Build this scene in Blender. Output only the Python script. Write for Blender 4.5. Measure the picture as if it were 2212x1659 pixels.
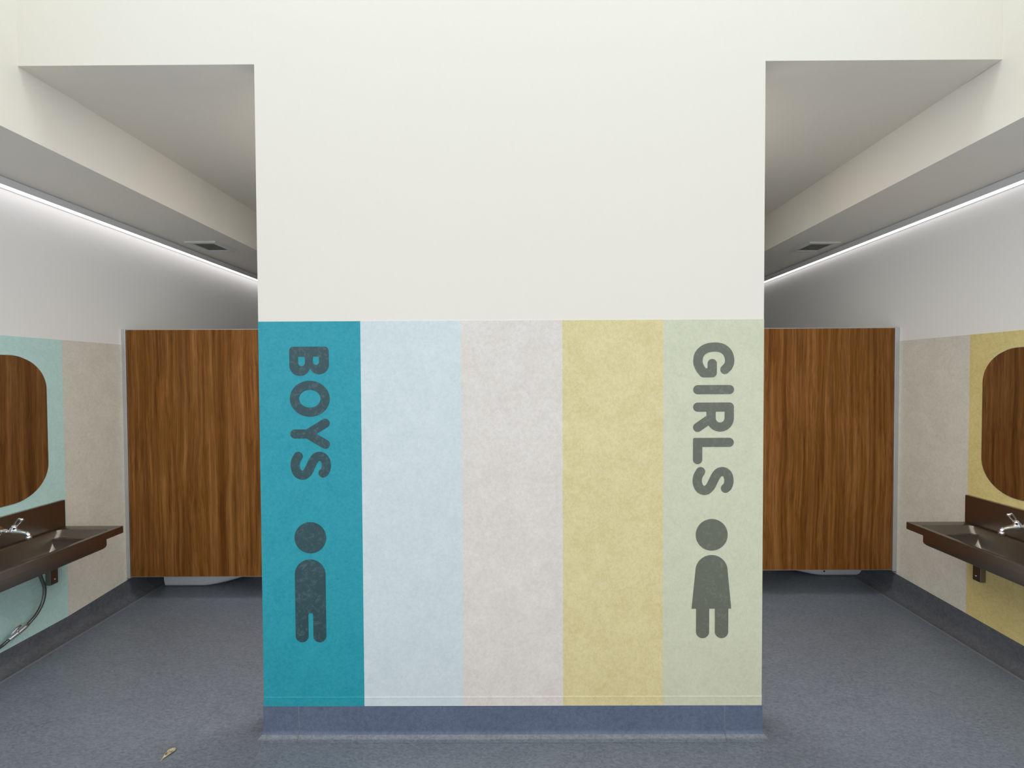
import bpy, bmesh, math, random
import numpy as np
from mathutils import Vector, Matrix

for o in list(bpy.data.objects):
    bpy.data.objects.remove(o)
SC = bpy.context.scene
COL = SC.collection

# ------------------------------------------------------------------ camera
cam_data = bpy.data.cameras.new('camera')
cam_data.sensor_fit = 'HORIZONTAL'
cam_data.sensor_width = 36.0
cam_data.lens = 960.0 / 2212.0 * 36.0
cam_data.clip_start = 0.02
cam = bpy.data.objects.new('camera', cam_data)
COL.objects.link(cam)
R_ = Vector((0.99998524, 0.00295982, -0.00455569))
F_ = Vector((-0.00305015, 0.99979632, -0.01995027))
U_ = Vector((0.00449571, 0.01996387, 0.99979059))
EYE = Vector((0, 0, 1.65))
cam.matrix_world = Matrix(((R_.x, U_.x, -F_.x, EYE.x), (R_.y, U_.y, -F_.y, EYE.y),
                           (R_.z, U_.z, -F_.z, EYE.z), (0, 0, 0, 1)))
SC.camera = cam

# ------------------------------------------------------------------ world, daylight, exposure
SC.view_settings.view_transform = 'Standard'
SC.view_settings.look = 'None'
SC.view_settings.gamma = 1.0
SC.view_settings.use_curve_mapping = False
SC.view_settings.exposure = 0.0

world = bpy.data.worlds.new('overcast_sky')
SC.world = world
world.use_nodes = True
wn = world.node_tree.nodes
wl = world.node_tree.links
wn.clear()
w_out = wn.new('ShaderNodeOutputWorld')
w_bg = wn.new('ShaderNodeBackground')
w_tc = wn.new('ShaderNodeTexCoord')
w_sep = wn.new('ShaderNodeSeparateXYZ')
w_ramp = wn.new('ShaderNodeValToRGB')
w_ramp.color_ramp.elements[0].position = 0.0
w_ramp.color_ramp.elements[0].color = (0.74, 0.85, 1.0, 1)
w_ramp.color_ramp.elements[1].position = 0.42
w_ramp.color_ramp.elements[1].color = (1.0, 0.95, 0.86, 1)
wl.new(w_tc.outputs['Generated'], w_sep.inputs[0])
wl.new(w_sep.outputs['Z'], w_ramp.inputs[0])
wl.new(w_ramp.outputs[0], w_bg.inputs['Color'])
w_bg.inputs['Strength'].default_value = 1.3
wl.new(w_bg.outputs[0], w_out.inputs[0])


def area_light(name, loc, rot, sx, sy, power, color, portal=False):
    d = bpy.data.lights.new(name, 'AREA')
    d.shape = 'RECTANGLE'
    d.size = sx
    d.size_y = sy
    d.energy = power
    d.color = color
    if portal:
        d.cycles.is_portal = True
    o = bpy.data.objects.new(name, d)
    o.location = loc
    o.rotation_euler = rot
    COL.objects.link(o)
    return o


SKY_Z = 4.6
# daylight coming down through the roof light above the front wall
area_light('skylight_daylight', (0, 1.475, SKY_Z + 0.02), (0, 0, 0), 4.2, 0.65, 20, (0.84, 1.0, 0.98))
# added fill light, unseen behind the front wall, brightens both side passages
area_light('passage_fill_light', (0, 2.7, 3.02), (0, 0, 0), 1.6, 0.5, 31, (1.0, 0.98, 0.94))
# portal for the open entrance behind the camera
area_light('entrance_portal', (0, 1.0, 2.15), (math.radians(90), 0, 0), 5.7, 4.3, 1, (1, 1, 1), portal=True)

# ------------------------------------------------------------------ measured sizes (metres)
D = 1.998                  # front wall plane
PXL, PXR = -1.1448, 1.1227  # central block
HO = 3.035                 # head of the two openings
SOF = 2.732                # underside of the side bulkheads
HD = 1.895                 # top of the vinyl wall sheets
HDS = 1.885
BACK = 5.6
FRONT = 1.0


def SX(s, a, y):           # a = distance out from the side wall
    return (-2.853 + a) if s < 0 else (2.7846 + 0.0266 * (y - 2) - a)


def bulk(s, y):            # face of the side bulkhead
    return -2.1975 if s < 0 else 2.1668 + 0.0266 * (y - 2)


# ------------------------------------------------------------------ helpers
def link(name, mesh, mat=None, parent=None, smooth=False, root=None):
    """root: world position of the thing's Empty, its parts are stored relative to it."""
    if root is not None:
        mesh.transform(Matrix.Translation(-Vector(root)))
    o = bpy.data.objects.new(name, mesh)
    COL.objects.link(o)
    if mat is not None:
        mesh.materials.append(mat)
    if parent is not None:
        o.parent = parent
    if smooth:
        for p in mesh.polygons:
            p.use_smooth = True
    return o


def to_mesh(bm, name, recalc=True):
    if recalc:
        bmesh.ops.recalc_face_normals(bm, faces=bm.faces)
    me = bpy.data.meshes.new(name)
    bm.to_mesh(me)
    bm.free()
    return me


def thing(name, label, cat, loc, group=None):
    o = bpy.data.objects.new(name, None)
    o.empty_display_size = 0.1
    o.location = loc
    COL.objects.link(o)
    o['label'] = label
    o['category'] = cat
    if group:
        o['group'] = group
    return o


def hexa(bm, pts):
    """pts: 8 corners, bottom four then top four."""
    v = [bm.verts.new(p) for p in pts]
    for f in ((0, 3, 2, 1), (4, 5, 6, 7), (0, 1, 5, 4), (1, 2, 6, 5), (2, 3, 7, 6), (3, 0, 4, 7)):
        bm.faces.new([v[i] for i in f])


def box(bm, x0, x1, y0, y1, z0, z1):
    hexa(bm, [(x0, y0, z0), (x1, y0, z0), (x1, y1, z0), (x0, y1, z0),
              (x0, y0, z1), (x1, y0, z1), (x1, y1, z1), (x0, y1, z1)])


def side_box(bm, s, a0, a1, y0, y1, z0, z1):
    hexa(bm, [(SX(s, a0, y0), y0, z0), (SX(s, a1, y0), y0, z0), (SX(s, a1, y1), y1, z0), (SX(s, a0, y1), y1, z0),
              (SX(s, a0, y0), y0, z1), (SX(s, a1, y0), y0, z1), (SX(s, a1, y1), y1, z1), (SX(s, a0, y1), y1, z1)])


def side_prism(bm, s, prof, y0, y1):
    """extrude a closed (a, z) profile along the side wall."""
    A = [bm.verts.new((SX(s, a, y0), y0, z)) for a, z in prof]
    B = [bm.verts.new((SX(s, a, y1), y1, z)) for a, z in prof]
    n = len(prof)
    for i in range(n):
        bm.faces.new((A[i], A[(i + 1) % n], B[(i + 1) % n], B[i]))
    bm.faces.new(A)
    bm.faces.new(B[::-1])


def bevel(bm, w, seg=2):
    bmesh.ops.bevel(bm, geom=list(bm.edges), offset=w, segments=seg, profile=0.5, affect='EDGES')


def catmull(P, n=10, closed=False):
    P = [Vector(p) for p in P]
    out = []
    m = len(P)
    rng = range(m) if closed else range(m - 1)
    for i in rng:
        if closed:
            p0, p1, p2, p3 = P[(i - 1) % m], P[i], P[(i + 1) % m], P[(i + 2) % m]
        else:
            p1, p2 = P[i], P[i + 1]
            p0 = P[i - 1] if i > 0 else p1 * 2 - p2
            p3 = P[i + 2] if i + 2 < m else p2 * 2 - p1
        for k in range(n):
            t = k / n
            out.append(0.5 * ((2 * p1) + (p2 - p0) * t + (2 * p0 - 5 * p1 + 4 * p2 - p3) * t * t +
                              (3 * p1 - p0 - 3 * p2 + p3) * t * t * t))
    if not closed:
        out.append(P[-1])
    return out


def tube(bm, pts, rad, seg=16, closed=False):
    pts = [Vector(p) for p in pts]
    n = len(pts)
    if not hasattr(rad, '__len__'):
        rad = [rad] * n
    rings = []
    up = None
    for i, p in enumerate(pts):
        if closed:
            t = (pts[(i + 1) % n] - pts[i - 1]).normalized()
        else:
            t = (pts[min(i + 1, n - 1)] - pts[max(i - 1, 0)]).normalized()
        if up is None:
            up = t.orthogonal().normalized()
        up = (up - t * up.dot(t)).normalized()
        sd = t.cross(up)
        rings.append([bm.verts.new(p + (up * math.cos(q) + sd * math.sin(q)) * rad[i])
                      for q in [2 * math.pi * k / seg for k in range(seg)]])
    for i in range(n if closed else n - 1):
        a, b = rings[i], rings[(i + 1) % n]
        for k in range(seg):
            bm.faces.new((a[k], a[(k + 1) % seg], b[(k + 1) % seg], b[k]))
    if not closed:
        bm.faces.new(rings[0][::-1])
        bm.faces.new(rings[-1])


def loft(bm, loops, cap0=True, cap1=True):
    V = [[bm.verts.new(p) for p in L] for L in loops]
    n = len(V[0])
    for a, b in zip(V, V[1:]):
        for k in range(n):
            bm.faces.new((a[k], a[(k + 1) % n], b[(k + 1) % n], b[k]))
    if cap0:
        bm.faces.new(V[0][::-1])
    if cap1:
        bm.faces.new(V[-1])
    return V


def rrect(u0, u1, v0, v1, r, k=6):
    """rounded rectangle outline (u, v), 4*(k+1) points."""
    r = min(r, (u1 - u0) / 2 - 1e-4, (v1 - v0) / 2 - 1e-4)
    out = []
    for cu, cv, a0 in ((u1 - r, v1 - r, 0), (u0 + r, v1 - r, 90), (u0 + r, v0 + r, 180), (u1 - r, v0 + r, 270)):
        for i in range(k + 1):
            a = math.radians(a0 + 90 * i / k)
            out.append((cu + r * math.cos(a), cv + r * math.sin(a)))
    return out


# ------------------------------------------------------------------ materials
def new_mat(name, rough=0.5, metal=0.0, color=(0.8, 0.8, 0.8), spec=0.5):
    m = bpy.data.materials.new(name)
    m.use_nodes = True
    b = m.node_tree.nodes['Principled BSDF']
    b.inputs['Base Color'].default_value = (*color, 1)
    b.inputs['Roughness'].default_value = rough
    b.inputs['Metallic'].default_value = metal
    b.inputs['Specular IOR Level'].default_value = spec
    return m, m.node_tree.nodes, m.node_tree.links, b


def noise(N, L, scale, detail=4, rough=0.6, vec=None, dist=0.0):
    n = N.new('ShaderNodeTexNoise')
    n.inputs['Scale'].default_value = scale
    n.inputs['Detail'].default_value = detail
    n.inputs['Roughness'].default_value = rough
    n.inputs['Distortion'].default_value = dist
    if vec is not None:
        L.new(vec, n.inputs['Vector'])
    return n


def ramp(N, L, src, stops):
    r = N.new('ShaderNodeValToRGB')
    els = r.color_ramp.elements
    while len(els) < len(stops):
        els.new(0.5)
    for e, (p, c) in zip(els, stops):
        e.position = p
        e.color = (*c, 1) if len(c) == 3 else c
    L.new(src, r.inputs[0])
    return r


def mix(N, L, fac, a, b, mode='MIX'):
    m = N.new('ShaderNodeMix')
    m.data_type = 'RGBA'
    m.blend_type = mode
    if isinstance(fac, (int, float)):
        m.inputs[0].default_value = fac
    else:
        L.new(fac, m.inputs[0])
    for k, v in ((6, a), (7, b)):
        if isinstance(v, tuple):
            m.inputs[k].default_value = (*v, 1)
        else:
            L.new(v, m.inputs[k])
    return m.outputs[2]


def world_pos(N, scale=(1, 1, 1), rot=(0, 0, 0)):
    g = N.new('ShaderNodeNewGeometry')
    mp = N.new('ShaderNodeMapping')
    mp.inputs['Scale'].default_value = scale
    mp.inputs['Rotation'].default_value = rot
    return g, mp


def bump(N, L, b, height, strength, distance):
    n = N.new('ShaderNodeBump')
    n.inputs['Strength'].default_value = strength
    n.inputs['Distance'].default_value = distance
    L.new(height, n.inputs['Height'])
    L.new(n.outputs[0], b.inputs['Normal'])


def paint(name, color, rough=0.55):
    m, N, L, b = new_mat(name, rough, 0, color, 0.35)
    g, mp = world_pos(N)
    L.new(g.outputs['Position'], mp.inputs['Vector'])
    n1 = noise(N, L, 1.3, 3, 0.5, mp.outputs[0])
    c = mix(N, L, n1.outputs['Fac'], tuple(x * 0.985 for x in color), color)
    L.new(c, b.inputs['Base Color'])
    n2 = noise(N, L, 260, 2, 0.6, mp.outputs[0])
    bump(N, L, b, n2.outputs['Fac'], 0.12, 0.002)
    return m


def marbled(name, color, dark, light, rough=0.42, spec=0.4, amt=1.0, scale=1.0, rot=(0, 0, 0), stretch=(1, 1, 1)):
    """sheet vinyl with soft marbled mottling."""
    m, N, L, b = new_mat(name, rough, 0, color, spec)
    g, mp = world_pos(N, stretch, rot)
    L.new(g.outputs['Position'], mp.inputs['Vector'])
    n1 = noise(N, L, 5.5 * scale, 8, 0.68, mp.outputs[0], 0.6)
    n2 = noise(N, L, 42 * scale, 6, 0.7, mp.outputs[0], 0.9)
    n3 = noise(N, L, 170 * scale, 3, 0.6, mp.outputs[0])
    f1 = ramp(N, L, n1.outputs['Fac'], [(0.36, (0, 0, 0)), (0.64, (1, 1, 1))])
    f2 = ramp(N, L, n2.outputs['Fac'], [(0.40, (0, 0, 0)), (0.60, (1, 1, 1))])
    c = mix(N, L, f1.outputs[0], dark, color)
    c2 = mix(N, L, f2.outputs[0], dark, light)
    c = mix(N, L, 0.42 * amt, c, c2)
    # small darker flecks
    f3 = ramp(N, L, n2.outputs['Fac'], [(0.62, (0, 0, 0)), (0.74, (1, 1, 1))])
    mm = N.new('ShaderNodeMath')
    mm.operation = 'MULTIPLY'
    L.new(f3.outputs[0], mm.inputs[0])
    mm.inputs[1].default_value = 0.30 * amt
    c = mix(N, L, mm.outputs[0], c, tuple(x * 0.82 for x in dark))
    L.new(c, b.inputs['Base Color'])
    bump(N, L, b, n3.outputs['Fac'], 0.10, 0.002)
    return m


def wood(name):
    m, N, L, b = new_mat(name, 0.5, 0, (0.2, 0.09, 0.03), 0.16)
    g, mp = world_pos(N, (1, 1, 1))
    L.new(g.outputs['Position'], mp.inputs['Vector'])
    # gentle cathedral distortion of the grain
    mpd = N.new('ShaderNodeMapping')
    mpd.inputs['Scale'].default_value = (3.0, 3.0, 0.8)
    L.new(mp.outputs[0], mpd.inputs['Vector'])
    nd = noise(N, L, 1.0, 2, 0.5, mpd.outputs[0])
    sub = N.new('ShaderNodeVectorMath')
    sub.operation = 'SUBTRACT'
    L.new(nd.outputs['Color'], sub.inputs[0])
    sub.inputs[1].default_value = (0.5, 0.5, 0.5)
    sc = N.new('ShaderNodeVectorMath')
    sc.operation = 'SCALE'
    L.new(sub.outputs[0], sc.inputs[0])
    sc.inputs['Scale'].default_value = 0.10
    ad = N.new('ShaderNodeVectorMath')
    ad.operation = 'ADD'
    L.new(mp.outputs[0], ad.inputs[0])
    L.new(sc.outputs[0], ad.inputs[1])

    def streak(sx, sz, detail, rough=0.6):
        q = N.new('ShaderNodeMapping')
        q.inputs['Scale'].default_value = (sx, sx, sz)
        L.new(ad.outputs[0], q.inputs['Vector'])
        return noise(N, L, 1.0, detail, rough, q.outputs[0])
    broad = streak(16, 0.35, 3)
    mid = streak(42, 0.8, 4, 0.6)
    fine = streak(190, 4.5, 4, 0.7)
    c1 = ramp(N, L, broad.outputs['Fac'], [(0.36, (0.18, 0.060, 0.008)), (0.50, (0.27, 0.104, 0.018)), (0.66, (0.37, 0.160, 0.050))])
    c2 = ramp(N, L, mid.outputs['Fac'], [(0.34, (0.10, 0.032, 0.004)), (0.50, (0.26, 0.100, 0.017)), (0.68, (0.46, 0.215, 0.070))])
    c = mix(N, L, 0.46, c1.outputs[0], c2.outputs[0])
    c3 = ramp(N, L, fine.outputs['Fac'], [(0.34, (0.48, 0.44, 0.40)), (0.56, (1, 1, 1)), (0.8, (1.12, 1.1, 1.08))])
    c = mix(N, L, 0.75, c, c3.outputs[0], 'MULTIPLY')
    L.new(c, b.inputs['Base Color'])
    bump(N, L, b, fine.outputs['Fac'], 0.08, 0.001)
    return m


def metal(name, color, rough, fine=120, amt=0.25):
    m, N, L, b = new_mat(name, rough, 1.0, color, 0.5)
    g, mp = world_pos(N, (1, 1, 1))
    L.new(g.outputs['Position'], mp.inputs['Vector'])
    n = noise(N, L, fine, 4, 0.7, mp.outputs[0])
    r = N.new('ShaderNodeMapRange')
    r.inputs['To Min'].default_value = rough * (1 - amt)
    r.inputs['To Max'].default_value = rough * (1 + amt)
    L.new(n.outputs['Fac'], r.inputs['Value'])
    L.new(r.outputs[0], b.inputs['Roughness'])
    c = mix(N, L, n.outputs['Fac'], tuple(x * 0.9 for x in color), color)
    L.new(c, b.inputs['Base Color'])
    return m


def decal(name, color, rough, patch):
    m, N, L, b = new_mat(name, rough, 0.0, color, 0.6)
    g, mp = world_pos(N)
    L.new(g.outputs['Position'], mp.inputs['Vector'])
    n1 = noise(N, L, 34, 7, 0.72, mp.outputs[0], 1.2)
    f = ramp(N, L, n1.outputs['Fac'], [(0.50, (0, 0, 0)), (0.72, (1, 1, 1))])
    c = mix(N, L, f.outputs[0], color, patch)
    L.new(c, b.inputs['Base Color'])
    n2 = noise(N, L, 300, 3, 0.7, mp.outputs[0])
    bump(N, L, b, n2.outputs['Fac'], 0.25, 0.001)
    return m


M = {}
M['paint'] = paint('warm_white_wall_paint', (0.885, 0.845, 0.765))
M['paint_ceiling'] = M['paint']
M['paint_side'] = paint('side_wall_paint', (0.88, 0.875, 0.86))
M['teal'] = marbled('teal_vinyl', (0.020, 0.362, 0.45), (0.010, 0.312, 0.405), (0.055, 0.41, 0.485), scale=1.7)
M['aqua'] = marbled('pale_aqua_vinyl', (0.719, 0.808, 0.838), (0.638, 0.732, 0.758), (0.785, 0.864, 0.895), scale=1.7)
M['aqua_side'] = marbled('aqua_vinyl', (0.55, 0.80, 0.77), (0.47, 0.72, 0.69), (0.63, 0.86, 0.83), scale=1.7)
M['beige'] = marbled('pale_beige_vinyl', (0.836, 0.786, 0.745), (0.732, 0.676, 0.622), (0.902, 0.858, 0.823), scale=1.7)
M['beige_side'] = marbled('greige_vinyl', (0.745, 0.725, 0.65), (0.635, 0.61, 0.53), (0.81, 0.80, 0.73), scale=1.7)
M['yellow'] = marbled('pale_yellow_vinyl', (0.816, 0.718, 0.399), (0.710, 0.605, 0.285), (0.880, 0.799, 0.513), scale=1.7)
M['yellow_side'] = marbled('ochre_yellow_vinyl', (0.78, 0.66, 0.30), (0.67, 0.55, 0.21), (0.84, 0.74, 0.39), scale=1.7)
M['green'] = marbled('pale_sage_vinyl', (0.699, 0.715, 0.540), (0.627, 0.649, 0.475), (0.770, 0.786, 0.616), scale=1.7)
M['floor'] = marbled('grey_floor_vinyl', (0.175, 0.203, 0.250), (0.126, 0.148, 0.187), (0.258, 0.292, 0.348), 0.36, 0.5,
                     1.35, 1.25, (0, 0, math.radians(38)), (1, 2.2, 1))
M['skirt'] = marbled('blue_shaded_coved_vinyl', (0.130, 0.168, 0.262), (0.098, 0.128, 0.208), (0.172, 0.212, 0.315), 0.45, 0.35, 1.1, 1.3)  # floor vinyl turned up; blue sky light and shade put into its colour
M['skirt_side'] = marbled('shaded_coved_vinyl', (0.115, 0.125, 0.145), (0.085, 0.093, 0.11), (0.16, 0.172, 0.195), 0.45, 0.35, 1.1, 1.3)  # same vinyl, shade of its upright face put into a darker tone
M['wood'] = wood('walnut_laminate')
M['alu'] = metal('satin_anodised_aluminium', (0.70, 0.72, 0.75), 0.42)
M['alu_grey'], *_ = new_mat('grey_powder_coat', 0.5, 0.0, (0.84, 0.84, 0.86), 0.4)
M['steel'], *_ = new_mat('brushed_stainless_steel', 0.33, 1.0, (0.265, 0.240, 0.212), 0.5)
M['chrome'] = metal('polished_chrome', (0.86, 0.88, 0.90), 0.06, 40, 0.2)
M['mirror'], *_ = new_mat('mirror_silver', 0.012, 1.0, (0.62, 0.60, 0.54), 0.5)
M['glass_edge'], *_ = new_mat('polished_glass_edge', 0.12, 0.6, (0.62, 0.70, 0.68), 0.6)
M['hose'] = metal('braided_steel_hose', (0.17, 0.18, 0.18), 0.36, 900, 0.5)
M['rubber'], *_ = new_mat('black_rubber', 0.6, 0, (0.02, 0.02, 0.02), 0.3)
M['white_plastic'], *_ = new_mat('white_plastic', 0.4, 0, (0.62, 0.64, 0.66), 0.4)
M['ceramic'], *_ = new_mat('vitreous_china', 0.12, 0, (0.78, 0.80, 0.83), 0.5)
M['grille'], *_ = new_mat('dark_vent_mesh', 0.7, 0, (0.26, 0.255, 0.21), 0.2)
M['vent_frame'], *_ = new_mat('white_vent_frame', 0.45, 0, (0.74, 0.73, 0.71), 0.4)
M['boys_decal'] = decal('slate_teal_decal', (0.020, 0.068, 0.082), 0.28, (0.085, 0.150, 0.16))
M['girls_decal'] = decal('grey_green_decal', (0.140, 0.150, 0.112), 0.34, (0.21, 0.225, 0.175))
M['weld'], *_ = new_mat('vinyl_weld_rod', 0.5, 0, (0.215, 0.228, 0.255), 0.3)
M['paving'] = marbled('outdoor_paving', (0.46, 0.53, 0.64), (0.40, 0.47, 0.58), (0.52, 0.59, 0.70), 0.8, 0.2)


def emissive(name, color, strength):
    m = bpy.data.materials.new(name)
    m.use_nodes = True
    N, L = m.node_tree.nodes, m.node_tree.links
    N.clear()
    e = N.new('ShaderNodeEmission')
    e.inputs[0].default_value = (*color, 1)
    e.inputs[1].default_value = strength
    o = N.new('ShaderNodeOutputMaterial')
    L.new(e.outputs[0], o.inputs[0])
    return m


M['led'] = emissive('lit_led_diffuser', (1.0, 0.965, 0.965), 1.7)


def dry_leaf_mat():
    m, N, L, b = new_mat('dry_leaf', 0.6, 0, (0.5, 0.47, 0.36), 0.3)
    g, mp = world_pos(N)
    L.new(g.outputs['Position'], mp.inputs['Vector'])
    n = noise(N, L, 60, 5, 0.6, mp.outputs[0])
    r = ramp(N, L, n.outputs['Fac'], [(0.40, (0.13, 0.11, 0.04)), (0.52, (0.46, 0.42, 0.29)), (0.75, (0.62, 0.57, 0.45))])
    L.new(r.outputs[0], b.inputs['Base Color'])
    return m


M['leaf'] = dry_leaf_mat()


def struct(name, bm, mat, parent=None):
    o = link(name, to_mesh(bm, name), mat, parent)
    if parent is None:
        o['kind'] = 'structure'
    return o


# ================================================================== SETTING
bm = bmesh.new()
box(bm, -3.3, 3.4, FRONT, BACK + 0.1, -0.12, 0.0)
struct('floor', bm, M['floor'])

bm = bmesh.new()
box(bm, -14, 14, -16, FRONT - 0.002, -0.16, -0.012)
struct('floor_outside', bm, M['paving'])

# front wall: header across both openings and the solid block between them
bm = bmesh.new()
HT = SKY_Z
P = [(-2.1975, HO), (PXL, HO), (PXL, 0.0), (PXR, 0.0), (PXR, HO), (2.1668, HO), (2.1668, HT), (-2.1975, HT)]
fr = [bm.verts.new((x, D, z)) for x, z in P]
bk = [bm.verts.new((x, D + 0.15, z)) for x, z in P]
bm.faces.new(fr)
bm.faces.new(bk[::-1])
for i in range(8):
    bm.faces.new((fr[i], fr[(i + 1) % 8], bk[(i + 1) % 8], bk[i]))
wall_front = struct('wall_front', bm, M['paint'])
bm = bmesh.new()
box(bm, PXL, PXR, 3.24, BACK, 0.0, HO + 0.03)
struct('wall_core', bm, M['paint_side'])

# side walls
for s, nm in ((-1, 'left'), (1, 'right')):
    bm = bmesh.new()
    side_box(bm, s, -0.2, 0.0, FRONT, BACK, 0.0, SKY_Z)
    globals()['wall_' + nm] = struct('wall_' + nm, bm, M['paint_side'])
bm = bmesh.new()
box(bm, -3.1, 3.2, BACK, BACK + 0.2, 0.0, 3.4)
struct('wall_back', bm, M['paint_side'])

# bulkheads over the basins, running from the entrance to the back, 
for s, nm in ((-1, 'left'), (1, 'right')):
    bm = bmesh.new()
    for y0, y1 in ((FRONT, BACK),):
        prof0 = [(0, SOF)]
        A, B = [], []
        for L_, y in ((A, y0), (B, y1)):
            for a, z in prof0:
                L_.append(bm.verts.new((SX(s, a, y), y, z)))
            L_.append(bm.verts.new((bulk(s, y), y, SOF)))
            L_.append(bm.verts.new((bulk(s, y), y, SKY_Z)))
            L_.append(bm.verts.new((SX(s, 0, y), y, SKY_Z)))
        for i in range(4):
            bm.faces.new((A[i], A[(i + 1) % 4], B[(i + 1) % 4], B[i]))
        bm.faces.new(A)
        bm.faces.new(B[::-1])
    struct('wall_bulkhead_' + nm, bm, M['paint'])

# ceilings behind the openings
for s, x0, slope in ((-1, PXL, 0.010), (1, PXR, -0.001)):
    bm = bmesh.new()
    ya, yb = D + 0.15, BACK
    za, zb = HO + 0.0015 + slope * 0.15, HO + slope * (yb - D)
    hexa(bm, [(bulk(s, ya), ya, za), (x0, ya, za), (x0, yb, zb), (bulk(s, yb), yb, zb),
              (bulk(s, ya), ya, za + 0.15), (x0, ya, za + 0.15), (x0, yb, zb + 0.15), (bulk(s, yb), yb, zb + 0.15)])
    struct('ceiling_' + ('left' if s < 0 else 'right'), bm, M['paint_ceiling'])

bm = bmesh.new()
box(bm, PXL, PXR, D + 0.15, 3.24, HO + 0.0015, HO + 0.15)
struct('ceiling_lobby', bm, M['paint_ceiling'])

# high roof over the camera with the roof light opening
bm = bmesh.new()
OX, OY0, OY1 = 2.1, 1.15, 1.8
box(bm, -3.2, 3.3, FRONT, OY0, SKY_Z, SKY_Z + 0.15)
box(bm, -3.2, 3.3, OY1, D + 0.2, SKY_Z, SKY_Z + 0.15)
box(bm, -3.2, -OX, OY0, OY1, SKY_Z, SKY_Z + 0.15)
box(bm, OX, 3.3, OY0, OY1, SKY_Z, SKY_Z + 0.15)
struct('ceiling', bm, M['paint'])
bm = bmesh.new()
box(bm, -3.1, 3.2, FRONT - 0.15, FRONT, 4.3, SKY_Z + 0.15)
struct('wall_entrance_header', bm, M['paint'])


# coloured vinyl sheets on the walls
def sheet(name, parent, mat, bm):
    link(name, to_mesh(bm, name), mat, parent)


XS = [PXL, -0.6855, -0.234, 0.2205, 0.6725, PXR]
for i, (c, lab) in enumerate((('teal', 'teal vinyl sheet'), ('aqua', 'pale aqua vinyl sheet'), ('beige', 'pale beige vinyl sheet'),
                              ('yellow', 'pale yellow vinyl sheet'), ('green', 'pale sage green vinyl sheet'))):
    bm = bmesh.new()
    x0, x1 = XS[i], XS[i + 1]
    # profile in (y, z): plain sheet with the lapped strip just above the skirting
    prof = [(D, 0.143), (D - 0.0030, 0.143), (D - 0.0030, 0.178), (D - 0.0036, 0.182), (D - 0.0020, 0.190), (D - 0.0020, HD), (D, HD)]
    A = [bm.verts.new((x0, y, z)) for y, z in prof]
    B = [bm.verts.new((x1, y, z)) for y, z in prof]
    n = len(prof)
    for k in range(n):
        bm.faces.new((A[k], A[(k + 1) % n], B[(k + 1) % n], B[k]))
    bm.faces.new(A)
    bm.faces.new(B[::-1])
    o = link('vinyl_sheet', to_mesh(bm, 'vinyl_sheet'), M[c], wall_front)
    o['label'] = lab


def hc_side(s, y):
    if s < 0:
        return 0.1225 if y < 2.8 else min(0.154, 0.1225 + (y - 2.8) * 0.0716)
    return 0.152 if y < 2.42 else min(0.178, 0.152 + (y - 2.42) * 0.0248)


def side_sheet(s, y0, y1, mat, parent, lab):
    bm = bmesh.new()
    n = 6
    ys = [y0 + (y1 - y0) * k / n for k in range(n + 1)]
    rows = []
    for y in ys:
        rows.append([bm.verts.new((SX(s, a, y), y, z)) for a, z in
                     ((0, hc_side(s, y)), (0.002, hc_side(s, y)), (0.002, HDS), (0, HDS))])
    for a, b in zip(rows, rows[1:]):
        for k in range(4):
            bm.faces.new((a[k], a[(k + 1) % 4], b[(k + 1) % 4], b[k]))
    bm.faces.new(rows[0])
    bm.faces.new(rows[-1][::-1])
    o = link('vinyl_sheet', to_mesh(bm, 'vinyl_sheet'), mat, parent)
    o['label'] = lab


side_sheet(-1, D, 2.348, M['teal'], wall_left, 'teal vinyl sheet')
side_sheet(-1, 2.348, 2.803, M['aqua_side'], wall_left, 'aqua vinyl sheet')
side_sheet(-1, 2.803, 3.70, M['beige_side'], wall_left, 'greige vinyl sheet')
side_sheet(1, D, 2.283, M['green'], wall_right, 'sage green vinyl sheet')
side_sheet(1, 2.283, 2.738, M['yellow_side'], wall_right, 'ochre yellow vinyl sheet')
side_sheet(1, 2.738, 3.70, M['beige_side'], wall_right, 'greige vinyl sheet')


# coved skirting: sweep with mitred corners
def coving(name, path, hfun, r=0.034, t=0.0035, mat='skirt'):
    """path: list of (x, y, nx, ny) with outward mitre vectors."""
    bm = bmesh.new()
    rows = []
    for (x, y, mx, my) in path:
        h = hfun(x, y)
        prof = [(0.0, h), (t, h)]
        for k in range(0, 9):
            a = math.radians(90 * k / 8)
            prof.append((t + r * (1 - math.cos(a)), 0.0008 + r * (1 - math.sin(a))))
        prof += [(0.0, 0.0)]
        rows.append([bm.verts.new((x + mx * o, y + my * o, z)) for o, z in prof])
    n = len(rows[0])
    for a, b in zip(rows, rows[1:]):
        for k in range(n - 1):
            bm.faces.new((a[k], a[k + 1], b[k + 1], b[k]))
    for i, f in enumerate(bm.faces):
        f.smooth = True
        f.material_index = 1 if (mat == 'skirt' and 5 <= i % (n - 1) <= 9) else 0
    me = to_mesh(bm, name)
    o = link(name, me, M[mat])
    me.materials.append(M['floor'])
    o['kind'] = 'structure'
    md = o.modifiers.new('edges', 'EDGE_SPLIT')
    md.split_angle = math.radians(35)
    return o


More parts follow.
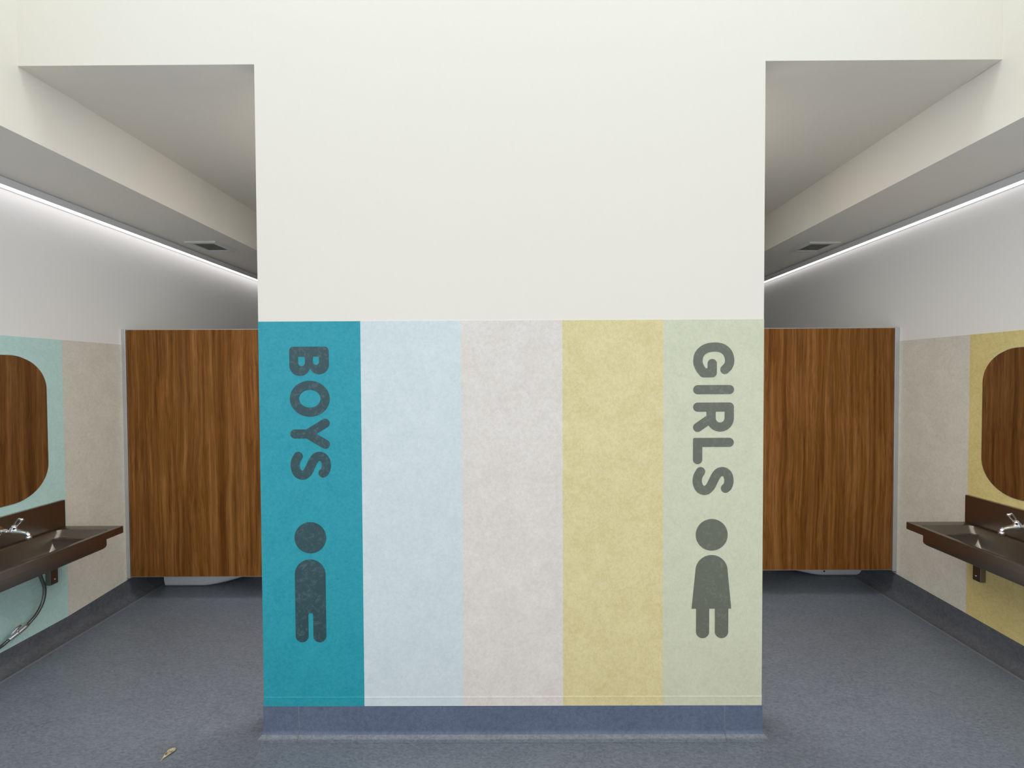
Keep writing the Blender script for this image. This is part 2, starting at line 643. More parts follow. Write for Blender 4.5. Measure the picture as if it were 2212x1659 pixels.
base_front = coving('baseboard_front', [(PXL, D + 0.15, -1, 0), (PXL, D, -1, -1), (PXR, D, 1, -1), (PXR, D + 0.15, 1, 0)],
                    lambda x, y: 0.144)
base_left = coving('baseboard_left', [(SX(-1, 0, y), y, 1, 0) for y in (FRONT, D, 2.8, 3.0, 3.25, 4.0, BACK)],
       lambda x, y: hc_side(-1, y), r=0.062, mat='skirt_side')
base_right = coving('baseboard_right', [(SX(1, 0, y), y, -1, 0) for y in (FRONT, D, 2.42, 2.8, 3.4, 4.0, BACK)],
       lambda x, y: hc_side(1, y), r=0.062, mat='skirt_side')


def weld(parent, pts, r=0.0011):
    bm = bmesh.new()
    tube(bm, pts, r, 6)
    link('weld_line', to_mesh(bm, 'weld_line'), M['weld'], parent, True)


for s, par in ((-1, base_left), (1, base_right)):
    bm = bmesh.new()
    side_prism(bm, s, [(0.0640, 0.0002), (0.0800, 0.0002), (0.0780, 0.0009), (0.0665, 0.0014)], FRONT, 5.0)
    link('floor_weld', to_mesh(bm, 'floor_weld'), M['weld'], par)
for x, dx in ((-0.985, -0.03), (0.955, 0.05)):
    weld(base_front, [(x, D - 0.0035, 0.142), (x, D - 0.0036, 0.034), (x, D - 0.0135, 0.012), (x, D - 0.036, 0.0012)])


# ================================================================== LIGHT STRIPS
def light_strip(s, label, a_in, a_out, zi, zb):
    """slim surface-mounted batten: grey sides, opal diffuser underneath."""
    y0, y1 = 1.75, 5.55
    root = (SX(s, a_in, y0), y0, SOF)
    t = thing('linear_light', label, 'light', root, 'light strips along the side walls')
    bm = bmesh.new()
    w = 0.0022
    side_prism(bm, s, [(a_in, zi - 0.0015), (a_in + w, zi - 0.0015), (a_in + w, SOF - 0.004), (a_out - w, SOF - 0.004), (a_out - w, zb), (a_out, zb),
                       (a_out, SOF - 0.003), (a_out - 0.004, SOF - 0.0004), (a_in, SOF - 0.0004)], y0, y1)
    link('housing', to_mesh(bm, 'housing'), M['alu_grey'], t, root=root)
    bm = bmesh.new()
    side_prism(bm, s, [(a_in + w + 0.0002, zi + 0.0005), (a_out - w - 0.0002, zb + 0.0005), (a_out - w - 0.0002, zb + 0.006), (a_in + w + 0.0002, zi + 0.006)], y0, y1)
    link('diffuser', to_mesh(bm, 'diffuser'), M['led'], t, root=root)


light_strip(-1, 'lit white light strip under the ceiling above the left basin', 0.002, 0.115, 2.709, 2.688)
light_strip(1, 'lit white light strip under the ceiling above the right basin', 0.002, 0.056, 2.686, 2.686)


# ================================================================== CEILING VENTS
def vent(x0, x1, y0, y1, label):
    z = SOF
    root = ((x0 + x1) / 2, (y0 + y1) / 2, z)
    t = thing('ceiling_vent', label, 'vent', root, 'square extractor vents')
    bm = bmesh.new()
    w = 0.040
    loops = []
    for ins, dz in ((0, 0), (0.004, -0.012), (w - 0.004, -0.012), (w, -0.006), (w, 0.0)):
        loops.append([(x0 + ins, y0 + ins, z + dz), (x1 - ins, y0 + ins, z + dz), (x1 - ins, y1 - ins, z + dz), (x0 + ins, y1 - ins, z + dz)])
    loft(bm, loops, False, False)
    link('frame', to_mesh(bm, 'frame'), M['vent_frame'], t, root=root)
    bm = bmesh.new()
    box(bm, x0 + w, x1 - w, y0 + w, y1 - w, z - 0.0015, z - 0.0005)
    n = 16
    for k in range(1, n):
        u = x0 + w + (x1 - x0 - 2 * w) * k / n
        box(bm, u - 0.0012, u + 0.0012, y0 + w, y1 - w, z - 0.006, z - 0.0015)
        u = y0 + w + (y1 - y0 - 2 * w) * k / n
        box(bm, x0 + w, x1 - w, u - 0.0012, u + 0.0012, z - 0.0058, z - 0.0015)
    link('mesh_grille', to_mesh(bm, 'mesh_grille'), M['grille'], t, root=root)


vent(-2.627, -2.375, 3.563, 3.843, 'square white-framed air vent in the ceiling over the left passage')
vent(2.432, 2.692, 3.670, 3.945, 'square air vent in the ceiling over the right passage')


# ================================================================== TOILET PARTITIONS
def partition(s, yp, x_out, x_in, z0, z1, label):
    root = ((x_out + x_in) / 2, yp, z0)
    t = thing('toilet_partition', label, 'partition', root, 'wood partitions in front of the toilets')
    bm = bmesh.new()
    xa, xb = sorted((x_out, x_in))
    box(bm, xa, xb, yp, yp + 0.02, z0 + 0.003, z1 - 0.003)
    link('panel', to_mesh(bm, 'panel'), M['wood'], t, root=root)
    for za, zb in ((z0, z0 + 0.003), (z1 - 0.003, z1)):
        bm = bmesh.new()
        box(bm, xa, xb, yp - 0.0005, yp + 0.0205, za, zb)
        link('edge_trim', to_mesh(bm, 'edge_trim'), M['alu'], t, root=root)
    bm = bmesh.new()
    xw = SX(s, 0.0022, yp)
    xc0, xc1 = sorted((xw, x_out))
    box(bm, xc0, xc1 + 0.0, yp - 0.012, yp + 0.03, z0 - 0.006, z1 + 0.002)
    bevel(bm, 0.002, 2)
    o = link('wall_channel', to_mesh(bm, 'wall_channel'), M['alu'], t, root=root)
    o['label'] = 'satin aluminium wall channel'
    bm = bmesh.new()
    box(bm, xc0 + 0.003, xc1 - 0.003, yp - 0.008, yp + 0.026, z0 - 0.010, z0 - 0.006)
    link('channel_foot', to_mesh(bm, 'channel_foot'), M['rubber'], t, root=root)


partition(-1, 3.244, -2.8245, PXL - 0.003, 0.172, 1.995, 'brown wood-grain partition panel hung off the floor, beyond the left basin')
partition(1, 3.264, 2.785, PXR + 0.003, 0.198, 1.985, 'brown wood-grain partition panel hung off the floor, beyond the right basin')


# ================================================================== TOILETS
def toilet(s, ynear, x_back, label, hole):
    """side-on skirted pan, back towards the side wall; ynear = near flank at the base."""
    yc = ynear + 0.135
    root = (x_back, yc, 0)
    t = thing('toilet', label, 'toilet', root, 'toilets behind the partitions')
    d = 1 if s < 0 else -1

    def ring(z, ln, hw, flat=0.35, n=20, back=0.0, sh=1.0):
        out = []
        straight = ln * flat
        pts = [(back, -hw), (back + straight, -hw)]
        for k in range(1, n):
            a = -math.pi / 2 + math.pi * k / n
            pts.append((back + straight + (ln - straight) * math.cos(a), hw * math.sin(a)))
        pts += [(back + straight, hw), (back, hw)]
        for u, v in pts:
            out.append((x_back + d * u, yc + v, z))
        return out
    bm = bmesh.new()
    loft(bm, [ring(0.001, 0.40, 0.122, 0.72), ring(0.010, 0.46, 0.134, 0.66), ring(0.024, 0.53, 0.140, 0.6), ring(0.045, 0.60, 0.144, 0.52),
              ring(0.070, 0.635, 0.147, 0.48), ring(0.12, 0.655, 0.150, 0.46), ring(0.25, 0.665, 0.162, 0.42), ring(0.36, 0.675, 0.178, 0.4),
              ring(0.39, 0.68, 0.182, 0.4), ring(0.40, 0.675, 0.178, 0.4)])
    o = link('pan', to_mesh(bm, 'pan'), M['ceramic'], t, True, root)
    o.modifiers.new('edges', 'EDGE_SPLIT').split_angle = math.radians(50)
    bm = bmesh.new()
    loft(bm, [ring(0.401, 0.47, 0.178, 0.3, back=0.21), ring(0.418, 0.475, 0.182, 0.3, back=0.21), ring(0.422, 0.46, 0.17, 0.3, back=0.21)])
    link('seat', to_mesh(bm, 'seat'), M['white_plastic'], t, True, root)
    bm = bmesh.new()
    loft(bm, [ring(0.423, 0.47, 0.178, 0.3, back=0.21), ring(0.437, 0.465, 0.176, 0.3, back=0.21), ring(0.446, 0.42, 0.14, 0.3, back=0.23)])
    link('lid', to_mesh(bm, 'lid'), M['white_plastic'], t, True, root)
    bm = bmesh.new()
    xa, xb = sorted((x_back, x_back + d * 0.18))
    box(bm, xa, xb, yc - 0.19, yc + 0.19, 0.401, 0.80)
    bevel(bm, 0.02, 3)
    link('cistern', to_mesh(bm, 'cistern'), M['ceramic'], t, True, root)
    bm = bmesh.new()
    tube(bm, [(x_back + d * 0.09, yc, 0.80), (x_back + d * 0.09, yc, 0.812)], 0.03, 20)
    link('flush_button', to_mesh(bm, 'flush_button'), M['chrome'], t, True, root)
    if hole:
        bm = bmesh.new()
        xh = x_back + d * 0.30
        tube(bm, [(xh, ynear - 0.013, 0.045), (xh, ynear - 0.004, 0.045)], 0.0062, 12)
        link('fixing_cap', to_mesh(bm, 'fixing_cap'), M['rubber'], t, True, root)


toilet(-1, 3.455, -2.745, 'white toilet pan showing below the left wood-grain partition', False)
toilet(1, 3.60, 2.82, 'white toilet pan with a black fixing hole, showing below the right wood-grain partition', True)


# ================================================================== MIRRORS
def mirror(s, yc, hw, z0, z1, label):
    root = (SX(s, 0.002, yc), yc, z0)
    t = thing('wall_mirror', label, 'mirror', root, 'rounded mirrors over the basins')

    def loop(ins, a):
        return [(SX(s, a, y), y, z) for y, z in rrect(yc - hw + ins, yc + hw - ins, z0 + ins, z1 - ins, 0.20 - ins, 16)]
    bm = bmesh.new()
    loft(bm, [loop(0, 0.0022), loop(0, 0.0062), loop(0.0025, 0.0078)], True, False)
    link('glass_edge', to_mesh(bm, 'glass_edge'), M['glass_edge'], t, root=root)
    bm = bmesh.new()
    V = [bm.verts.new(p) for p in loop(0.0025, 0.0078)]
    W = [bm.verts.new(p) for p in loop(0.0025, 0.0070)]
    n = len(V)
    bm.faces.new(V)
    bm.faces.new(W[::-1])
    for k in range(n):
        bm.faces.new((V[k], V[(k + 1) % n], W[(k + 1) % n], W[k]))
    link('silvered_glass', to_mesh(bm, 'silvered_glass'), M['mirror'], t, root=root)


mirror(-1, 2.4015, 0.30, 0.929, 1.778, 'tall rounded mirror on the aqua wall over the left basin')
mirror(1, 2.357, 0.30, 0.948, 1.793, 'tall rounded mirror on the yellow wall over the right basin')


# ================================================================== BASINS
def basin(s, y_end, rim, a_out, label):
    y_beg = y_end - 0.86
    root = (SX(s, 0.0, (y_end + y_beg) / 2), (y_end + y_beg) / 2, rim - 0.1)
    t = thing('hand_basin', label, 'basin', root, 'steel trough basins')

    def lp(a0, a1, y0, y1, z, r, tilt=0.0):
        return [(SX(s, a, y), y, z - tilt * (a1 - a) / (a1 - a0)) for a, y in rrect(a0, a1, y0, y1, r, 6)]
    A0, A1 = 0.0025, a_out
    B0, B1 = 0.045, a_out - 0.026
    bm = bmesh.new()
    loops = [
        # inside, bottom to top
        lp(B0 + 0.05, B1 - 0.05, y_beg + 0.12, y_end - 0.165, rim - 0.094, 0.02, 0.052),
        lp(B0 + 0.018, B1 - 0.016, y_beg + 0.080, y_end - 0.130, rim - 0.091, 0.030, 0.05),
        lp(B0 + 0.010, B1 - 0.009, y_beg + 0.068, y_end - 0.118, rim - 0.080, 0.026, 0.045),
        lp(B0 + 0.007, B1 - 0.007, y_beg + 0.062, y_end - 0.067, rim - 0.012, 0.022),
        lp(B0 + 0.004, B1 - 0.004, y_beg + 0.056, y_end - 0.063, rim - 0.002, 0.022),
        lp(B0, B1, y_beg + 0.050, y_end - 0.058, rim, 0.020),
        # rim and folded lip
        lp(A0, A1 - 0.0015, y_beg, y_end - 0.0015, rim, 0.004),
        lp(A0, A1, y_beg, y_end, rim - 0.0015, 0.005),
        lp(A0, A1, y_beg, y_end, rim - 0.042, 0.005),
        lp(A0, A1 - 0.002, y_beg, y_end - 0.002, rim - 0.0435, 0.005),
        # underside and bowl
        lp(A0 + 0.002, A1 - 0.003, y_beg + 0.03, y_end - 0.110, rim - 0.0435, 0.008),
        lp(A0 + 0.002, A1 - 0.003, y_beg + 0.03, y_end - 0.110, rim - 0.080, 0.008, 0.045),
        lp(A0 + 0.002, A1 - 0.0045, y_beg + 0.033, y_end - 0.114, rim - 0.090, 0.009, 0.049),
        lp(A0 + 0.003, A1 - 0.009, y_beg + 0.040, y_end - 0.124, rim - 0.096, 0.010, 0.052),
        lp(A0 + 0.012, A1 - 0.022, y_beg + 0.055, y_end - 0.140, rim - 0.100, 0.014, 0.055),
    ]
    loft(bm, loops)
    for f in bm.faces:
        f.smooth = len(f.verts) == 4
    o = link('bowl', to_mesh(bm, 'bowl'), M['steel'], t, root=root)
    o.modifiers.new('edges', 'EDGE_SPLIT').split_angle = math.radians(28)
    bm = bmesh.new()
    side_box(bm, s, 0.0025, 0.025, y_beg, y_end, rim + 0.0005, rim + 0.166)
    bevel(bm, 0.0015, 2)
    link('splashback', to_mesh(bm, 'splashback'), M['steel'], t, root=root)
    # support brackets
    for yb in (y_end - 0.062, y_beg + 0.12):
        bm = bmesh.new()
        side_box(bm, s, 0.0025, 0.034, yb - 0.047, yb, rim - 0.33, rim - 0.045)
        bevel(bm, 0.002, 2)
        br = link('bracket', to_mesh(bm, 'bracket'), M['steel'], t, root=root)
        bm = bmesh.new()
        tube(bm, [(SX(s, 0.033, yb - 0.02), yb - 0.02, rim - 0.30), (SX(s, 0.0375, yb - 0.02), yb - 0.02, rim - 0.30)], 0.005, 10)
        link('bolt', to_mesh(bm, 'bolt'), M['chrome'], br, True, root)
    # waste
    bm = bmesh.new()
    yw = y_end - 0.70
    aw = (B0 + B1) / 2
    tube(bm, [(SX(s, aw, yw), yw, rim - 0.135), (SX(s, aw, yw), yw, rim - 0.123)], 0.035, 24)
    link('waste', to_mesh(bm, 'waste'), M['chrome'], t, True, root)
    bm = bmesh.new()
    tube(bm, catmull([(SX(s, aw, yw), yw, rim - 0.13), (SX(s, aw, yw), yw, rim - 0.20), (SX(s, aw - 0.03, yw), yw, rim - 0.235),
                      (SX(s, aw - 0.08, yw), yw, rim - 0.215), (SX(s, 0.003, yw), yw, rim - 0.21)], 6), 0.019, 14)
    link('drain_pipe', to_mesh(bm, 'drain_pipe'), M['chrome'], t, True, root)


basin(-1, 2.777, 0.712, 0.391, 'stainless steel trough basin on the aqua and beige left wall')
basin(1, 2.731, 0.735, 0.386, 'stainless steel trough basin on the yellow and beige right wall')


# ================================================================== TAPS
def tap(s, y, z, label):
    """wall tap: body on the splashback, spout reaching out, loop lever above."""
    def P_(a, dy, dz):
        return (SX(s, a, y + dy), y + dy, z + dz)
    root = P_(0.026, 0, 0)
    t = thing('tap', label, 'tap', root, 'chrome lever taps')
    # wall flange and inlet
    bm = bmesh.new()
    tube(bm, [P_(0.0255, 0, 0.004), P_(0.030, 0, 0.004), P_(0.034, 0, 0.004), P_(0.036, 0, 0.004)], [0.030, 0.030, 0.026, 0.015], 24)
    tube(bm, [P_(0.034, 0, 0.004), P_(0.075, 0, 0.004)], 0.0125, 20)
    link('flange', to_mesh(bm, 'flange'), M['chrome'], t, True, root)
    bm = bmesh.new()
    tube(bm, [P_(0.066, 0, 0.004), P_(0.070, 0, 0.004), P_(0.085, 0, 0.004), P_(0.090, 0, 0.004)], [0.0145, 0.0165, 0.0165, 0.0145], 6)
    link('union_nut', to_mesh(bm, 'union_nut'), M['chrome'], t, False, root)
    # body, swelling up into the cartridge cone, then the spout
    bm = bmesh.new()
    pts = catmull([P_(0.088, 0, 0.002), P_(0.105, 0, 0.002), P_(0.125, 0, 0.003), P_(0.150, 0, 0.001), P_(0.175, 0, -0.004), P_(0.192, 0, -0.008),
                   P_(0.199, 0, -0.014), P_(0.200, 0, -0.024)], 5)
    n = len(pts)
    rad = []
    for i in range(n):
        f = i / (n - 1)
        rad.append(0.012 + 0.006 * math.exp(-((f - 0.28) / 0.16) ** 2) - 0.0025 * f)
    tube(bm, pts, rad, 20)
    tube(bm, catmull([P_(0.116, 0, 0.004), P_(0.117, 0, 0.016), P_(0.121, 0, 0.026), P_(0.126, 0, 0.034)], 4),
         [0.0185 - 0.0065 * (i / 12) for i in range(13)], 20)
    link('body', to_mesh(bm, 'body'), M['chrome'], t, True, root)
    bm = bmesh.new()
    tube(bm, [P_(0.200, 0, -0.020), P_(0.200, 0, -0.022), P_(0.200, 0, -0.036), P_(0.200, 0, -0.037)], [0.010, 0.0125, 0.0125, 0.0115], 20)
    aer = link('aerator', to_mesh(bm, 'aerator'), M['chrome'], t, True, root)
    bm = bmesh.new()
    tube(bm, [P_(0.200, 0, -0.0368), P_(0.200, 0, -0.0378)], 0.009, 16)
    link('outlet', to_mesh(bm, 'outlet'), M['rubber'], aer, True, root)
    # loop lever: an elongated ring in the plane of the arm
    bm = bmesh.new()
    base = Vector((0.124, 0, 0.034))
    ax = Vector((0.52, 0, 0.60)).normalized()
    sd = Vector((ax.z, 0, -ax.x))
    ring = []
    Lh, Wh = 0.050, 0.0095
    for k in range(28):
        a = 2 * math.pi * k / 28
        ca, sa = math.cos(a), math.sin(a)
        e = 0.55
        u = Lh / 2 + (Lh / 2) * math.copysign(abs(ca) ** e, ca)
        w = Wh * math.copysign(abs(sa) ** e, sa) * (0.8 + 0.35 * u / Lh)
        q = base + ax * u + sd * w
        ring.append(P_(q.x, q.y, q.z))
    tube(bm, ring, 0.0036, 10, True)
    q0 = base + ax * (Lh - 0.004)
    q1 = base + ax * (Lh + 0.006) + sd * 0.014
    tube(bm, [P_(q0.x, 0, q0.z), P_((q0.x + q1.x) / 2, 0, (q0.z + q1.z) / 2 + 0.002), P_(q1.x, 0, q1.z)], [0.0065, 0.0085, 0.0065], 12)
    link('lever', to_mesh(bm, 'lever'), M['chrome'], t, True, root)


tap(-1, 2.405, 0.803, 'chrome lever tap on the splashback of the left basin')
tap(1, 2.357, 0.826, 'chrome lever tap on the splashback of the right basin')

# ================================================================== HOSE UNDER THE LEFT BASIN
root = (SX(-1, 0.05, 2.42), 2.42, 0.2)
t = thing('braided_hose', 'grey braided water hose curving down the aqua wall below the left basin', 'hose', root)
hp = [(2.575, 0.545), (2.588, 0.51), (2.603, 0.455), (2.619, 0.39), (2.608, 0.318), (2.572, 0.262), (2.522, 0.226)]
bm = bmesh.new()
tube(bm, catmull([(SX(-1, 0.05, y), y, z) for y, z in hp], 10), 0.0085, 12)
link('hose', to_mesh(bm, 'hose'), M['hose'], t, True, root)
bm = bmesh.new()
vp = [(2.522, 0.226), (2.508, 0.220), (2.480, 0.210), (2.440, 0.199), (2.425, 0.195)]
tube(bm, [(SX(-1, 0.05, y), y, z) for y, z in vp], [0.0105, 0.0125, 0.0125, 0.0115, 0.010], 12)
vv = link('isolating_valve', to_mesh(bm, 'isolating_valve'), M['alu'], t, True, root)
bm = bmesh.new()
tube(bm, [(SX(-1, 0.054, 2.47), 2.47, 0.208), (SX(-1, 0.056, 2.462), 2.462, 0.236)], [0.006, 0.006], 10)
tube(bm, [(SX(-1, 0.056, 2.482), 2.482, 0.246), (SX(-1, 0.056, 2.455), 2.455, 0.236), (SX(-1, 0.056, 2.432), 2.432, 0.216)], [0.006, 0.009, 0.005], 10)
link('valve_lever', to_mesh(bm, 'valve_lever'), M['alu'], vv, True, root)
bm = bmesh.new()
tube(bm, catmull([(SX(-1, 0.05, 2.426), 2.426, 0.195), (SX(-1, 0.05, 2.39), 2.39, 0.182), (SX(-1, 0.05, 2.345), 2.345, 0.178), (SX(-1, 0.03, 2.31), 2.31, 0.19),
                  (SX(-1, 0.003, 2.30), 2.30, 0.20)], 8), 0.0085, 12)
link('tail_hose', to_mesh(bm, 'tail_hose'), M['hose'], t, True, root)


# ================================================================== LETTERING AND PICTOGRAMS
def d_seg(U, V, a, b):
    ax, ay = a
    bx, by = b
    dx, dy = bx - ax, by - ay
    t = np.clip(((U - ax) * dx + (V - ay) * dy) / max(dx * dx + dy * dy, 1e-12), 0, 1)
    return np.hypot(U - ax - t * dx, V - ay - t * dy)


def d_poly(U, V, pts, closed=False):
    d = np.full(U.shape, 1e9)
    n = len(pts)
    for i in range(n if closed else n - 1):
        d = np.minimum(d, d_seg(U, V, pts[i], pts[(i + 1) % n]))
    return d


def d_box(U, V, u0, u1, v0, v1, r=0.0):
    qx = np.abs(U - (u0 + u1) / 2) - (u1 - u0) / 2 + r
    qy = np.abs(V - (v0 + v1) / 2) - (v1 - v0) / 2 + r
    return np.hypot(np.maximum(qx, 0), np.maximum(qy, 0)) + np.minimum(np.maximum(qx, qy), 0) - r


def smooth2(pts, n=8, closed=False):
    return [(p.x, p.y) for p in catmull([(a, b, 0) for a, b in pts], n, closed)]


def outline_mesh(bm, f, u0, u1, v0, v1, place, step=0.002, thick=0.0010):
    """fill the region f(u, v) < 0 by marching squares and give it thickness."""
    u0 -= 2 * step; v0 -= 2 * step; u1 += 2 * step; v1 += 2 * step
    nu, nv = int((u1 - u0) / step) + 2, int((v1 - v0) / step) + 2
    us, vs = u0 + np.arange(nu) * step, v0 + np.arange(nv) * step
    U, V = np.meshgrid(us, vs, indexing='ij')
    S = f(U, V)
    cache = {}

    def vert(key, u, v):
        if key not in cache:
            cache[key] = (bm.verts.new(place(u, v, thick)), bm.verts.new(place(u, v, 0.0)))
        return cache[key]
    for i in range(nu - 1):
        for j in range(nv - 1):
            cs = [(i, j), (i + 1, j), (i + 1, j + 1), (i, j + 1)]
            vals = [S[c] for c in cs]
            if min(vals) >= 0:
                continue
            poly, rim = [], []
            for k in range(4):
                a, b = cs[k], cs[(k + 1) % 4]
                sa, sb = vals[k], vals[(k + 1) % 4]
                if sa < 0:
                    poly.append((vert(a, us[a[0]], vs[a[1]]), False))
                if (sa < 0) != (sb < 0):
                    w = sa / (sa - sb)
                    w = min(max(w, 0.02), 0.98)
                    key = (min(a, b), max(a, b), 'e')
                    poly.append((vert(key, us[a[0]] + w * (us[b[0]] - us[a[0]]), vs[a[1]] + w * (vs[b[1]] - vs[a[1]])), True))
            if len(poly) >= 3:
                try:
                    bm.faces.new([p[0][0] for p in poly])
                    bm.faces.new([p[0][1] for p in poly][::-1])
                except ValueError:
                    pass
                n = len(poly)
                for k in range(n):
                    if poly[k][1] and poly[(k + 1) % n][1]:
                        # edge along the contour (only when the two cut points are joined outside the corner run)
                        p, q = poly[k][0], poly[(k + 1) % n][0]
                        try:
                            bm.faces.new((p[0], p[1], q[1], q[0]))
                        except ValueError:
                            pass


m_ = 0.001
RS = 0.0205
ELL = lambda cu, cv, ru, rv: [(cu + ru * math.cos(2 * math.pi * k / 64), cv + rv * math.sin(2 * math.pi * k / 64)) for k in range(64)]


def L_B(U, V):
    o = np.minimum(d_box(U, V, 0, 0.09, 0, 0.178, 0.019), np.minimum(d_seg(U, V, (0.047, 0.047), (0.084, 0.047)) - 0.047, d_seg(U, V, (0.044, 0.134), (0.080, 0.134)) - 0.044))
    c1 = np.minimum(d_box(U, V, 0.0447, 0.0725, 0.0395, 0.0705, 0.002), d_seg(U, V, (0.0605, 0.055), (0.0725, 0.055)) - 0.0155)
    c2 = np.minimum(d_box(U, V, 0.0447, 0.068, 0.1060, 0.1345, 0.002), d_seg(U, V, (0.0605, 0.12025), (0.068, 0.12025)) - 0.01425)
    return np.maximum(np.maximum(o, -c1), -c2)


def L_O(U, V):
    return d_poly(U, V, ELL(0.081, 0.090, 0.0605, 0.0695), True) - RS


def L_Y(U, V):
    return np.minimum(d_poly(U, V, [(0.021, 0.158), (0.069, 0.078), (0.116, 0.158)]), d_seg(U, V, (0.069, 0.078), (0.069, 0.0205))) - RS


S_PTS = smooth2([(0.097, 0.146), (0.088, 0.155), (0.066, 0.161), (0.038, 0.156), (0.0225, 0.139), (0.0245, 0.118), (0.042, 0.102), (0.066, 0.090), (0.092, 0.076),
                 (0.1065, 0.056), (0.099, 0.033), (0.074, 0.0205), (0.045, 0.0215), (0.021, 0.034)], 8)


def L_S(U, V):
    return d_poly(U, V, S_PTS) - RS


G_PTS = smooth2([(0.121, 0.141), (0.104, 0.156), (0.080, 0.1615), (0.048, 0.153), (0.026, 0.128), (0.0205, 0.092), (0.028, 0.054), (0.052, 0.027), (0.086, 0.0205), (0.113, 0.029), (0.1355, 0.046)], 8)


def L_G(U, V):
    d = d_poly(U, V, G_PTS)
    d = np.minimum(d, d_poly(U, V, [(0.1355, 0.046), (0.1355, 0.084), (0.094, 0.084)]))
    return d - RS


def L_I(U, V):
    return d_seg(U, V, (0.021, 0.0205), (0.021, 0.161)) - RS


def L_R(U, V):
    arc = [(0.0205, 0.161), (0.070, 0.161)] + [(0.070 + 0.0405 * math.sin(a), 0.1205 + 0.0405 * math.cos(a)) for a in [math.pi * k / 20 for k in range(1, 20)]] + [(0.070, 0.080), (0.0205, 0.080)]
    d = np.minimum(d_poly(U, V, arc), d_seg(U, V, (0.0205, 0.161), (0.0205, 0.0205)))
    return np.minimum(d, d_seg(U, V, (0.070, 0.080), (0.1115, 0.0205))) - RS


def L_L(U, V):
    return np.minimum(d_poly(U, V, [(0.0205, 0.161), (0.0205, 0.0205), (0.098, 0.0205)]) - RS, d_box(U, V, 0, 0.03, 0, 0.03, 0.006))


def lettering(name, x_base, letters, mat, label, cap):
    z_top = letters[0][1]
    root = (x_base + 0.09, D - 0.002, z_top)
    t = thing(name, label, 'lettering', root)
    for ch, zt, w in letters:
        bm = bmesh.new()
        fn = globals()['L_' + ch]
        k = cap / 0.180
        place = lambda u, v, th: (x_base + v * k, D - 0.0021 - th, zt - u)
        outline_mesh(bm, fn, 0, w, 0, 0.183, place)
        link('letter', to_mesh(bm, 'letter'), mat, t, root=root)


lettering('boys_lettering', -1.006, [('B', 1.782, 0.133), ('O', 1.629, 0.162), ('Y', 1.458, 0.137), ('S', 1.309, 0.128)],
          M['boys_decal'], 'dark sideways lettering BOYS on the teal wall stripe', 0.179)
lettering('girls_lettering', 0.807, [('G', 1.792, 0.157), ('I', 1.602, 0.042), ('R', 1.523, 0.133), ('L', 1.364, 0.119), ('S', 1.233, 0.128)],
          M['girls_decal'], 'grey-green sideways lettering GIRLS on the sage green wall stripe', 0.181)


def pictogram(name, label, head, hr, body, ext, mat):
    root = (head[0], D - 0.002, head[1])
    t = thing(name, label, 'pictogram', root)
    place = lambda u, v, th: (u, D - 0.0021 - th, v)
    bm = bmesh.new()
    outline_mesh(bm, lambda U, V: np.hypot(U - head[0], V - head[1]) - hr, head[0] - hr, head[0] + hr, head[1] - hr, head[1] + hr, place)
    link('head', to_mesh(bm, 'head'), mat, t, root=root)
    bm = bmesh.new()
    outline_mesh(bm, body, *ext, place)
    link('body', to_mesh(bm, 'body'), mat, t, root=root)


def boy_body(U, V):
    c = -0.9255
    d = np.maximum(d_seg(U, V, (c, 0.7495), (c, 0.50)) - 0.0695, 0.55 - V)
    for k in (-1, 1):
        d = np.minimum(d, np.maximum(d_seg(U, V, (c + k * 0.0402, 0.60), (c + k * 0.0402, 0.4682)) - 0.0293, V - 0.62))
    return np.maximum(d, -(d_seg(U, V, (c, 0.563), (c, 0.30)) - 0.0112))


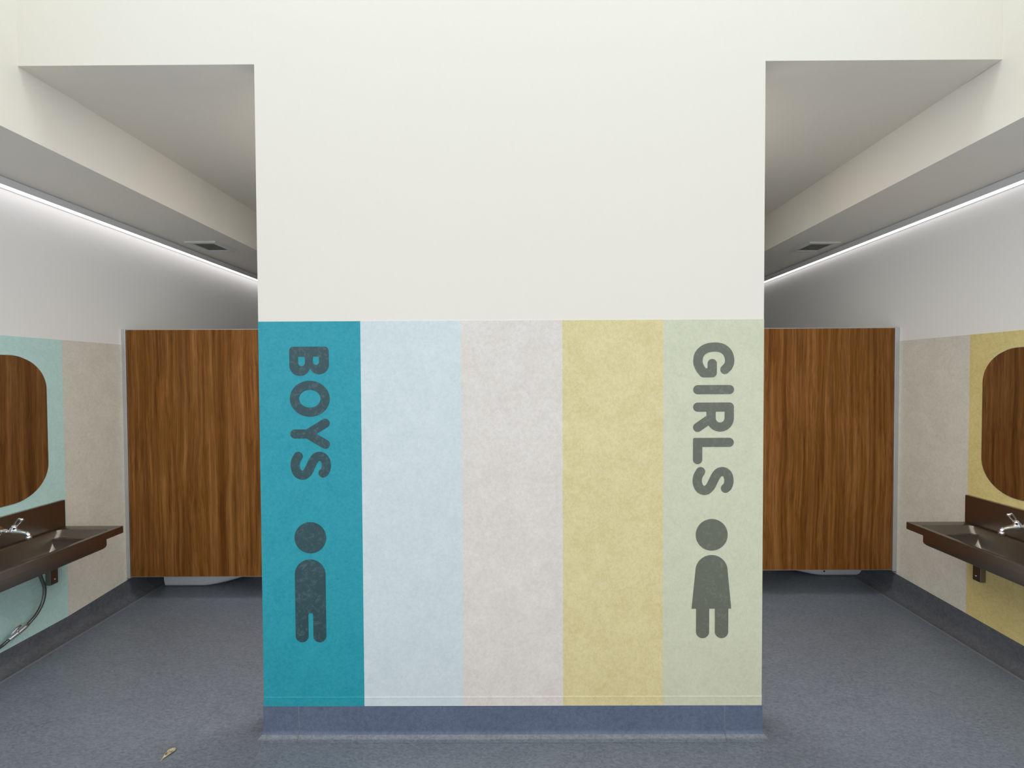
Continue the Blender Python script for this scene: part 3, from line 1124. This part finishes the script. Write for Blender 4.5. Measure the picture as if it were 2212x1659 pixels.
def girl_body(U, V):
    c = 0.8925
    x = np.abs(U - c)
    cap = np.hypot(x, V - 0.7605) - 0.0725
    # flared sides: half width 0.0725 at z 0.7605 -> 0.0895 at the hem z 0.588
    k = (0.0895 - 0.0725) / (0.7605 - 0.588)
    side = (x - (0.0725 + (0.7605 - V) * k)) / math.sqrt(1 + k * k)
    tor = np.maximum(np.maximum(side, V - 0.7605), 0.588 - V)
    d = np.minimum(tor, np.where(V > 0.755, cap, 1.0))
    for x0, x1 in ((0.8235, 0.8825), (0.9085, 0.969)):
        r = (x1 - x0) / 2
        d = np.minimum(d, d_seg(U, V, ((x0 + x1) / 2, 0.60 - 0.0), ((x0 + x1) / 2, 0.453 + r)) - r)
    return d


pictogram('boy_pictogram', 'dark boy figure symbol under the sideways lettering on the teal stripe', (-0.9225, 0.918), 0.0712, boy_body, (-0.995, -0.856, 0.438, 0.819), M['boys_decal'])
pictogram('girl_pictogram', 'grey girl figure symbol in a flared dress on the sage green stripe', (0.8925, 0.925), 0.0718, girl_body, (0.80, 0.985, 0.452, 0.834), M['girls_decal'])

# ================================================================== DRY LEAF
bm = bmesh.new()
axis = [(-1.5205, 1.868), (-1.519, 1.882), (-1.5165, 1.895), (-1.5125, 1.908), (-1.508, 1.920), (-1.508, 1.932), (-1.513, 1.941)]
wd = [0.0008, 0.0035, 0.0085, 0.0130, 0.0135, 0.0085, 0.0008]
rows = []
for i, ((x, y), w) in enumerate(zip(axis, wd)):
    a, b = axis[max(i - 1, 0)], axis[min(i + 1, 6)]
    tx, ty = b[0] - a[0], b[1] - a[1]
    l = math.hypot(tx, ty)
    nx, ny = ty / l, -tx / l
    lift = 0.0015 + 0.004 * math.sin(i / 6 * math.pi)
    rows.append([bm.verts.new((x + nx * w * q, y + ny * w * q, lift + abs(q) * 0.004 * (1 if q < 0 else 0.4) * (w / 0.009))) for q in (-1, -0.5, 0, 0.5, 1)])
for a, b in zip(rows, rows[1:]):
    for k in range(4):
        bm.faces.new((a[k], a[k + 1], b[k + 1], b[k]))
me = to_mesh(bm, 'dry_leaf')
o = link('dry_leaf', me, M['leaf'], smooth=True)
md = o.modifiers.new('thickness', 'SOLIDIFY')
md.thickness = 0.0006
o['label'] = 'small curled dry leaf lying on the grey floor'
o['category'] = 'leaf'
